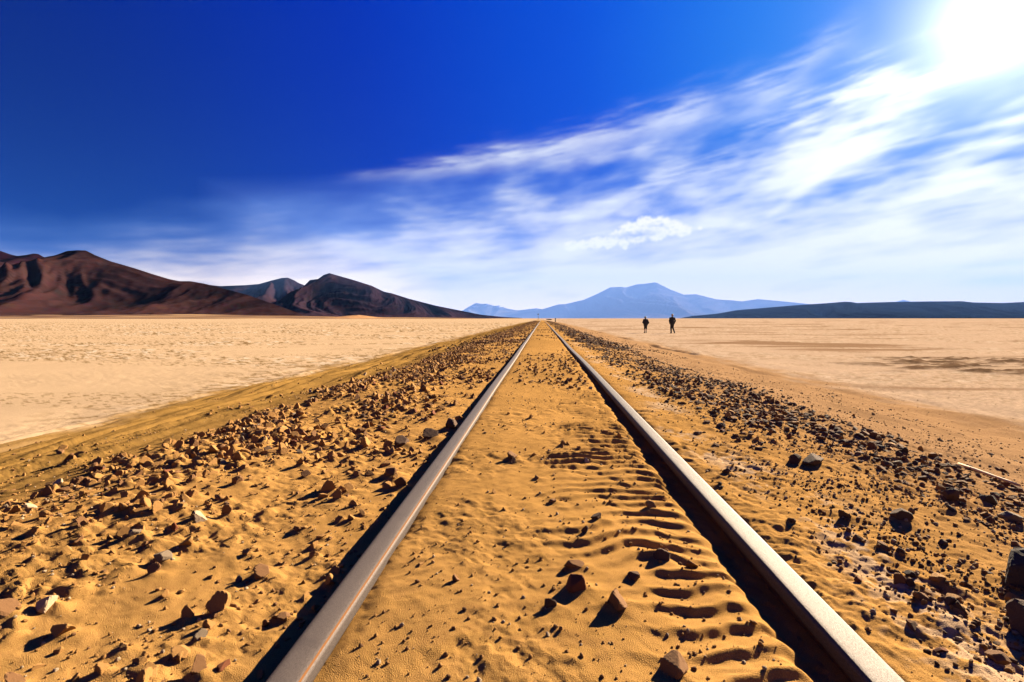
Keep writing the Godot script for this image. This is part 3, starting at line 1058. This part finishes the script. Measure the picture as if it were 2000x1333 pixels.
func place_stones() -> void:
	# how large each shows from the track's near end decides which become objects
	var order := []
	for k in stones.size():
		var s: Dictionary = stones[k]
		var side: float = (s.x + 0.078) / s.d
		var seen: bool = side > -1.13 and side < 1.0 and 0.66 / s.d < 0.79
		var size: float = s.r / s.d * (1.0 - 0.4 * s.sink)
		order.append([(size if seen else 0.0) + (1.0 if s.hand and seen else 0.0), k])
	order.sort_custom(func(a, b): return a[0] > b[0])
	var single := {}
	var chosen := []
	for i in 296:
		single[order[i][1]] = true
		chosen.append(stones[order[i][1]])
	label_stones(chosen)
	for s in chosen:
		var o := MeshInstance3D.new()
		o.name = numbered("stone")
		o.mesh = protos[s.form][s.var]
		o.material_override = rock_mats[s.tint]
		o.transform = stone_transform(s)
		add_child(o)
		tag(o, s.label, "stone", s.group)
	# all the others
	var rest := []
	for f in FORMS.size():
		rest.append([])
	for k in stones.size():
		if not single.has(k):
			rest[stones[k].form].append(stones[k])
	var root := Node3D.new()
	root.name = "gravel"
	add_child(root)
	tag(root, "countless smaller ballast stones and pebbles strewn along both sides of the track", "gravel", "", "stuff")
	for f in FORMS.size():
		var mm := MultiMesh.new()
		mm.transform_format = MultiMesh.TRANSFORM_3D
		mm.use_colors = true
		mm.mesh = cheap[f]
		mm.instance_count = rest[f].size()
		for i in rest[f].size():
			var s: Dictionary = rest[f][i]
			mm.set_instance_transform(i, stone_transform(s))
			var t: Array = TINTS[s.tint]
			var g := 0.8 + 0.4 * rng.randf()
			mm.set_instance_color(i, Color(t[1] * g, t[2] * g, t[3] * g))
		heap("ballast", mm, root)
	# grit: crumbs of stone and sand a few millimetres across
	var crumbs := MultiMesh.new()
	crumbs.transform_format = MultiMesh.TRANSFORM_3D
	crumbs.use_colors = true
	crumbs.mesh = rock_mesh(0, 9, 1)
	var put := []
	for i in 42000:
		var q := rng.randf()
		var d := 0.78 * pow(16.0, rng.randf())
		var x: float
		if q < 0.60:
			x = rng.randf_range(0.6, 1.2) + absf(rng.randfn()) * 0.9 * (0.5 + 0.25 * d)
		elif q < 0.92:
			x = rng.randf_range(-3.0, -0.6)
		else:
			x = rng.randf_range(-0.46, 0.40)
		if n1.get_noise_2d(x * 1.7, d * 1.7 + 9.0) < rng.randf_range(-0.7, 0.35):
			continue
		var r := 0.0013 + 0.0050 * pow(rng.randf(), 2.5)
		if x > 0.6:
			r *= 1.25
		put.append([x, d, r])
	crumbs.instance_count = put.size()
	for i in put.size():
		var p: Array = put[i]
		var y := land(p[0], p[1]) + bump(p[0], p[1])
		crumbs.set_instance_transform(i, Transform3D(Basis.from_euler(Vector3(rng.randf() * 6.0, rng.randf() * 6.0, 0.0)).scaled(Vector3.ONE * p[2]), Vector3(p[0], y + p[2] * 0.3, -p[1])))
		var t: Array = TINTS[[0, 0, 0, 1, 0, 5][rng.randi() % 6]] if p[0] < 0.6 else TINTS[[0, 1, 2, 0, 1, 5][rng.randi() % 6]]
		crumbs.set_instance_color(i, Color(t[1], t[2], t[3]))
	heap("grit", crumbs, root)


func heap(called: String, mm: MultiMesh, root: Node3D) -> void:
	var o := MultiMeshInstance3D.new()
	o.name = called
	o.multimesh = mm
	o.material_override = m_rock
	o.set_meta("kind", "stuff")
	root.add_child(o, true)


const ORDINAL := ["nearest", "second nearest", "third nearest", "fourth nearest", "fifth nearest", "sixth nearest", "seventh nearest", "eighth nearest", "ninth nearest", "tenth nearest", "eleventh nearest", "twelfth nearest", "thirteenth nearest", "fourteenth nearest", "fifteenth nearest", "sixteenth nearest", "seventeenth nearest", "eighteenth nearest", "nineteenth nearest", "twentieth nearest"]


func label_stones(chosen: Array) -> void:
	var classes := {}
	for s in chosen:
		var place: String
		var x: float = s.x
		if x < -2.0:
			place = "on the outer edge of the left bank"
		elif x < -1.45:
			place = "on the outer half of the left bank"
		elif x < -1.0:
			place = "midway across the sandy left bank"
		elif x < 0.0 and x < -0.5:
			place = "beside the left rail's outer shadow"
		elif x < -0.1:
			place = "in smooth sand inside the left rail"
		elif x < 0.18:
			place = "midway between the two rails"
		elif x < 0.5:
			place = "among sand ripples by the right rail"
		elif x < 1.05:
			place = "on salty ground outside the right rail"
		elif x < 1.6:
			place = "in the dark band right of the track"
		else:
			place = "on the gravel slope right of the track"
		s.group = "ballast stones " + place
		var size := "large" if s.r > 0.034 else ("" if s.r > 0.022 else "small")
		var words: String = (size + " " if size else "") + TINTS[s.tint][0] + " " + FORMS[s.form][0] + (" sunken" if s.sink > 0.34 else "") + " stone " + place
		if not classes.has(words):
			classes[words] = []
		classes[words].append(s)
	for words in classes:
		var list: Array = classes[words]
		list.sort_custom(func(a, b): return a.d < b.d)
		for i in list.size():
			list[i].label = words if list.size() == 1 else ORDINAL[mini(i, 19)] + " " + words


# ------------------------------------------------------------------ posts

func lathe(points: Array, sides: int) -> ArrayMesh:
	var st := SurfaceTool.new()
	st.begin(Mesh.PRIMITIVE_TRIANGLES)
	for i in points.size() - 1:
		for k in sides:
			var a0 := TAU * k / sides
			var a1 := TAU * (k + 1) / sides
			var p: Vector2 = points[i]
			var q: Vector2 = points[i + 1]
			var v := [Vector3(cos(a0) * p.x, p.y, sin(a0) * p.x), Vector3(cos(a1) * p.x, p.y, sin(a1) * p.x), Vector3(cos(a1) * q.x, q.y, sin(a1) * q.x), Vector3(cos(a0) * q.x, q.y, sin(a0) * q.x)]
			for e in [0, 1, 2, 0, 2, 3]:
				st.add_vertex(v[e])
	st.generate_normals()
	return st.commit()


func make_posts() -> void:
	var black := StandardMaterial3D.new()
	black.resource_name = "black_paint"
	black.albedo_color = Color(0.022, 0.02, 0.02).linear_to_srgb()
	black.roughness = 0.7
	var blue := StandardMaterial3D.new()
	blue.resource_name = "dark_signal_paint"
	blue.albedo_color = Color(0.02, 0.02, 0.05).linear_to_srgb()
	blue.roughness = 0.6
	var base := Vector3(3.95, land(3.95, 149.0) - 0.1, -149.0)
	var o := thing("marker_post", base, "short thick black marker post on the bank right of the rails", "post")
	obj("post", lathe([Vector2(0.0, 0.0), Vector2(0.17, 0.0), Vector2(0.15, 0.95), Vector2(0.0, 0.95)], 8), black, o)
	obj("cap", lathe([Vector2(0.0, 0.95), Vector2(0.19, 0.951), Vector2(0.19, 1.2), Vector2(0.12, 1.3), Vector2(0.0, 1.31)], 8), black, o)
	base = Vector3(-2.8, land(-2.8, 330.0) - 0.1, -330.0)
	o = thing("signal_post", base, "thin distant signal post with a dark round head, left of the rails", "signal")
	obj("pole", lathe([Vector2(0.0, 0.0), Vector2(0.12, 0.0), Vector2(0.09, 3.6), Vector2(0.0, 3.6)], 8), blue, o)
	var disc := obj("signal_head", lathe([Vector2(0.0, -0.08), Vector2(0.40, -0.08), Vector2(0.45, 0.0), Vector2(0.40, 0.08), Vector2(0.0, 0.08)], 16), blue, o)
	disc.position = Vector3(0.0, 3.65, 0.0)
	disc.rotation_degrees = Vector3(90.0, 0.0, 0.0)
	# a low heap of spoil beside the track, far off
	var m := MeshInstance3D.new()
	m.name = numbered("spoil_heap")
	m.mesh = protos[4][0]
	m.material_override = rock_mats[2]
	m.transform = Transform3D(Basis.IDENTITY.scaled(Vector3(2.7, 1.2, 2.0)), Vector3(4.5, -0.4, -330.0))
	add_child(m)
	tag(m, "low dark heap of earth far away, just right of the rails", "heap")


func make_stick() -> void:
	var wood := StandardMaterial3D.new()
	wood.resource_name = "bleached_wood"
	wood.albedo_texture = noise_tex(0.03, 3, Color(0.55, 0.42, 0.30), Color(0.82, 0.70, 0.55), 256, 44)
	wood.roughness = 0.9
	var a := Vector3(2.27, land(2.27, 2.86) + 0.02, -2.86)
	var b := Vector3(2.19, land(2.19, 2.42) + 0.03, -2.42)
	var o := MeshInstance3D.new()
	o.name = numbered("stick")
	var len_ := a.distance_to(b)
	o.mesh = lathe([Vector2(0.0, 0.0), Vector2(0.007, 0.0), Vector2(0.009, len_ * 0.3), Vector2(0.007, len_ * 0.62), Vector2(0.008, len_ * 0.8), Vector2(0.005, len_), Vector2(0.0, len_)], 9)
	o.material_override = wood
	var y := (b - a).normalized()
	var x := y.cross(Vector3.UP).normalized()
	o.transform = Transform3D(Basis(x, y, x.cross(y)), a)
	add_child(o)
	tag(o, "thin pale stick lying on the stony slope right of the track", "stick")


# ------------------------------------------------------------------ people: tapered bones joined with a smooth minimum, meshed as surface nets

func skin_mesh(bones: Array, cell: float, grow := 0.0, soft := 0.018) -> ArrayMesh:
	var lo := Vector3.ONE * 1e9
	var hi := -lo
	for b in bones:
		for e in 2:
			var r: float = b[2 + e] + grow + 3.0 * cell
			lo = lo.min(b[e] - Vector3.ONE * r)
			hi = hi.max(b[e] + Vector3.ONE * r)
	var nx := int((hi.x - lo.x) / cell) + 2
	var ny := int((hi.y - lo.y) / cell) + 2
	var nz := int((hi.z - lo.z) / cell) + 2
	var sum := PackedFloat32Array()
	sum.resize(nx * ny * nz)
	var k := 1.0 / soft
	for b in bones:
		var p: Vector3 = b[0]
		var q: Vector3 = b[1]
		var r0: float = b[2] + grow
		var r1: float = b[3] + grow
		var reach := maxf(r0, r1) + 4.0 * cell
		var mn := (p.min(q) - Vector3.ONE * reach - lo) / cell
		var mx := (p.max(q) + Vector3.ONE * reach - lo) / cell
		var pq := q - p
		var l2 := maxf(pq.length_squared(), 1e-9)
		for iz in range(maxi(0, int(mn.z)), mini(nz, int(mx.z) + 1)):
			for iy in range(maxi(0, int(mn.y)), mini(ny, int(mx.y) + 1)):
				for ix in range(maxi(0, int(mn.x)), mini(nx, int(mx.x) + 1)):
					var w := lo + Vector3(ix, iy, iz) * cell
					var t := clampf((w - p).dot(pq) / l2, 0.0, 1.0)
					var dist := w.distance_to(p + pq * t) - lerpf(r0, r1, t)
					sum[(iz * ny + iy) * nx + ix] += exp(-k * dist)
	var f := PackedFloat32Array()
	f.resize(sum.size())
	for i in sum.size():
		f[i] = -log(sum[i]) / k if sum[i] > 1e-30 else 1.0
	var id := PackedInt32Array()
	id.resize(sum.size())
	id.fill(-1)
	var v := PackedVector3Array()
	var n := PackedVector3Array()
	var idx := PackedInt32Array()
	var step := [1, nx, nx * ny]
	for iz in nz - 1:
		for iy in ny - 1:
			for ix in nx - 1:
				var o := (iz * ny + iy) * nx + ix
				var inside := 0
				for c in 8:
					if f[o + (c & 1) + ((c >> 1) & 1) * nx + ((c >> 2) & 1) * nx * ny] < 0.0:
						inside += 1
				if inside == 0 or inside == 8:
					continue
				var at := Vector3.ZERO
				var cnt := 0
				for c in 8:
					for ax in 3:
						if c & (1 << ax):
							continue
						var c2 := c | (1 << ax)
						var fa := f[o + (c & 1) + ((c >> 1) & 1) * nx + ((c >> 2) & 1) * nx * ny]
						var fb := f[o + (c2 & 1) + ((c2 >> 1) & 1) * nx + ((c2 >> 2) & 1) * nx * ny]
						if (fa < 0.0) != (fb < 0.0):
							var t := fa / (fa - fb)
							var pa := Vector3(c & 1, (c >> 1) & 1, (c >> 2) & 1)
							var pb := Vector3(c2 & 1, (c2 >> 1) & 1, (c2 >> 2) & 1)
							at += pa.lerp(pb, t)
							cnt += 1
				id[o] = v.size()
				v.append(lo + (Vector3(ix, iy, iz) + at / cnt) * cell)
				n.append(Vector3(f[o + 1] - f[o], f[o + nx] - f[o], f[o + nx * ny] - f[o]).normalized())
	for iz in range(1, nz - 1):
		for iy in range(1, ny - 1):
			for ix in range(1, nx - 1):
				var o := (iz * ny + iy) * nx + ix
				for ax in 3:
					var a: int = step[ax]
					var neg := f[o] < 0.0
					if neg == (f[o + a] < 0.0):
						continue
					var s1: int = step[(ax + 1) % 3]
					var s2: int = step[(ax + 2) % 3]
					var q := [id[o], id[o - s1], id[o - s1 - s2], id[o - s2]]
					if q.min() < 0:
						continue
					if neg:
						idx.append_array([q[0], q[2], q[1], q[0], q[3], q[2]])
					else:
						idx.append_array([q[0], q[1], q[2], q[0], q[2], q[3]])
	return array_mesh(v, n, idx)


func plain_mat(called: String, r: float, g: float, b: float, rough := 0.9) -> StandardMaterial3D:
	var m := StandardMaterial3D.new()
	m.resource_name = called
	m.albedo_color = Color(r, g, b).linear_to_srgb()
	m.roughness = rough
	return m


func make_people() -> void:
	var skin := plain_mat("skin", 0.36, 0.19, 0.13, 0.6)
	var coat := plain_mat("black_cloth", 0.016, 0.016, 0.018)
	var trous := plain_mat("dark_cloth", 0.014, 0.014, 0.018)
	var shoe := plain_mat("dark_leather", 0.02, 0.016, 0.014, 0.7)
	var fair := plain_mat("fair_hair", 0.22, 0.13, 0.07, 0.6)
	var dark := plain_mat("dark_hair", 0.02, 0.014, 0.011, 0.5)
	# the man: walking away, hands in his jacket pockets, weight on the left leg
	person(Vector3(11.45, 0.0, -44.0), 0.97, "person in black jacket and trousers walking away, hands in pockets, taller one at right", {
		"hip": Vector3(0, 0.93, 0), "chest": Vector3(0.0, 1.32, -0.02), "neck": Vector3(0, 1.49, -0.01), "head": Vector3(0.0, 1.645, -0.03),
		"sh": 0.185, "elbow": [Vector3(-0.255, 1.15, 0.05), Vector3(0.26, 1.15, 0.05)], "hand": [Vector3(-0.20, 0.95, -0.07), Vector3(0.21, 0.94, -0.06)],
		"knee": [Vector3(-0.10, 0.50, -0.02), Vector3(0.10, 0.52, -0.16)], "ankle": [Vector3(-0.10, 0.085, 0.06), Vector3(0.235, 0.10, -0.10)], "bulk": 0.0, "long": 0.84, "bare": false,
	}, skin, coat, trous, shoe, fair)
	person(Vector3(9.37, 0.0, -45.2), 0.86, "person in a puffy black jacket with bare calves walking away, shorter one at left", {
		"hip": Vector3(0, 0.93, 0), "chest": Vector3(0.0, 1.30, -0.02), "neck": Vector3(0, 1.47, -0.02), "head": Vector3(-0.03, 1.62, -0.05),
		"sh": 0.175, "elbow": [Vector3(-0.27, 1.12, 0.03), Vector3(0.29, 1.10, 0.06)], "hand": [Vector3(-0.16, 0.98, -0.16), Vector3(0.20, 0.90, -0.10)],
		"knee": [Vector3(-0.07, 0.50, -0.10), Vector3(0.085, 0.50, 0.0)], "ankle": [Vector3(-0.05, 0.09, -0.16), Vector3(0.045, 0.11, 0.10)], "bulk": 0.035, "long": 0.76, "bare": true,
	}, skin, coat, trous, shoe, dark)


func person(at: Vector3, size: float, label: String, j: Dictionary, skin: Material, coat: Material, trous: Material, shoe: Material, hair: Material) -> void:
	at.y = land(at.x, -at.z)
	var o := thing("person", at, label, "person", "two people walking away across the plain")
	o.scale = Vector3.ONE * size
	var hip: Vector3 = j.hip
	var chest: Vector3 = j.chest
	var neck: Vector3 = j.neck
	var head: Vector3 = j.head
	var b: Array = []
	b.append([hip, chest, 0.105, 0.115])
	b.append([chest + Vector3(-j.sh, 0.07, 0), chest + Vector3(j.sh, 0.07, 0), 0.06, 0.06])
	b.append([chest, neck, 0.06, 0.052])
	b.append([neck, head + Vector3(0, -0.04, 0), 0.052, 0.062])
	b.append([head + Vector3(0, 0.035, 0.022), head + Vector3(0, 0.0, -0.015), 0.088, 0.080])
	b.append([head + Vector3(0, -0.05, -0.045), head + Vector3(0, -0.085, -0.062), 0.052, 0.030])
	b.append([head + Vector3(0, 0.005, -0.092), head + Vector3(0, -0.028, -0.112), 0.012, 0.017])
	for s in [-1.0, 1.0]:
		b.append([head + Vector3(0.080 * s, 0.012, 0.012), head + Vector3(0.086 * s, -0.03, 0.008), 0.018, 0.012])
		b.append([head + Vector3(0.020 * s, 0.025, -0.085), head + Vector3(0.048 * s, 0.025, -0.075), 0.012, 0.012])
	var jacket: Array = [
		[hip + Vector3(0, 0.03, 0.0), chest, 0.150 + j.bulk, 0.150 + j.bulk], [hip + Vector3(-0.06, j.long - 0.93 + 0.04, 0), hip + Vector3(-0.06, 0.1, 0), 0.115 + j.bulk, 0.11 + j.bulk], [hip + Vector3(0.06, j.long - 0.93 + 0.04, 0), hip + Vector3(0.06, 0.1, 0), 0.115 + j.bulk, 0.11 + j.bulk],
		[chest + Vector3(-j.sh + 0.02, 0.075, 0), chest + Vector3(j.sh - 0.02, 0.075, 0), 0.082 + 0.4 * j.bulk, 0.082 + 0.4 * j.bulk], [chest + Vector3(0, 0.07, 0.01), neck + Vector3(0, -0.01, 0.01), 0.085, 0.068],
	]
	var legs: Array = []
	var shoes: Array = []
	for k in 2:
		var s := -1.0 if k == 0 else 1.0
		var shoulder := chest + Vector3(s * (j.sh + 0.005), 0.07, 0)
		var el: Vector3 = j.elbow[k]
		var ha: Vector3 = j.hand[k]
		b.append([shoulder, el, 0.05, 0.04])
		b.append([el, ha, 0.04, 0.028])
		# a hand: palm, four curled fingers, a thumb
		var fwd := (ha - el).normalized()
		var inner := Vector3(-s, 0, 0)
		b.append([ha, ha + fwd * 0.075, 0.026, 0.030])
		for g in 4:
			var root := ha + fwd * 0.085 + Vector3(0, 0, -0.028 + 0.019 * g)
			b.append([root, root + fwd * (0.035 + 0.006 * (1.5 - absf(g - 1.2))) + inner * 0.014, 0.009, 0.008])
			b.append([root + fwd * 0.04 + inner * 0.014, root + fwd * 0.055 + inner * 0.034, 0.008, 0.007])
		b.append([ha + fwd * 0.02 + Vector3(0, 0, -0.03), ha + fwd * 0.065 + Vector3(0, 0, -0.052) + inner * 0.02, 0.011, 0.009])
		jacket.append([shoulder, el, 0.072 + 0.5 * j.bulk, 0.062 + 0.5 * j.bulk])
		jacket.append([el, ha + fwd * 0.05, 0.062 + 0.5 * j.bulk, 0.052 + 0.3 * j.bulk])
		var hj := hip + Vector3(0.085 * s, -0.03, 0)
		var kn: Vector3 = j.knee[k]
		var an: Vector3 = j.ankle[k]
		b.append([hj, kn, 0.082, 0.056])
		b.append([kn.lerp(an, 0.05), kn.lerp(an, 0.4), 0.052, 0.055])
		b.append([kn.lerp(an, 0.4), an, 0.055, 0.036])
		b.append([an, an + Vector3(0.02 * s, -0.045, -0.13), 0.034, 0.026])
		legs.append([hj, kn, 0.100, 0.074])
		if j.bare:
			legs.append([kn, kn.lerp(an, 0.12), 0.070, 0.068])
		else:
			legs.append([kn, an + Vector3(0, 0.02, 0), 0.074, 0.062])
		shoes.append([an + Vector3(0, 0.04, 0.01), an + Vector3(0, -0.03, 0.03), 0.056, 0.05])
		shoes.append([an + Vector3(0, -0.035, 0.03), an + Vector3(0.03 * s, -0.045, -0.15), 0.05, 0.04])
	legs.append([hip + Vector3(-0.06, 0.02, 0), hip + Vector3(0.06, 0.02, 0), 0.115, 0.115])
	obj("body", skin_mesh(b, 0.014, 0.0, 0.008), skin, o)
	obj("jacket", skin_mesh(jacket, 0.02), coat, o)
	obj("trousers" if not j.bare else "shorts", skin_mesh(legs, 0.02), trous, o)
	for k in 2:
		obj("shoe", skin_mesh(shoes.slice(k * 2, k * 2 + 2), 0.015), shoe, o)
	var hb := [[head + Vector3(0, 0.05, 0.03), head + Vector3(0, 0.045, -0.02), 0.092, 0.082], [head + Vector3(0, 0.0, 0.04), head + Vector3(0, -0.04, 0.045), 0.082, 0.055]]
	if j.bare:
		hb.append([head + Vector3(0, -0.03, 0.05), head + Vector3(0, -0.12, 0.06), 0.08, 0.06])
	obj("hair", skin_mesh(hb, 0.014, 0.003), hair, o)
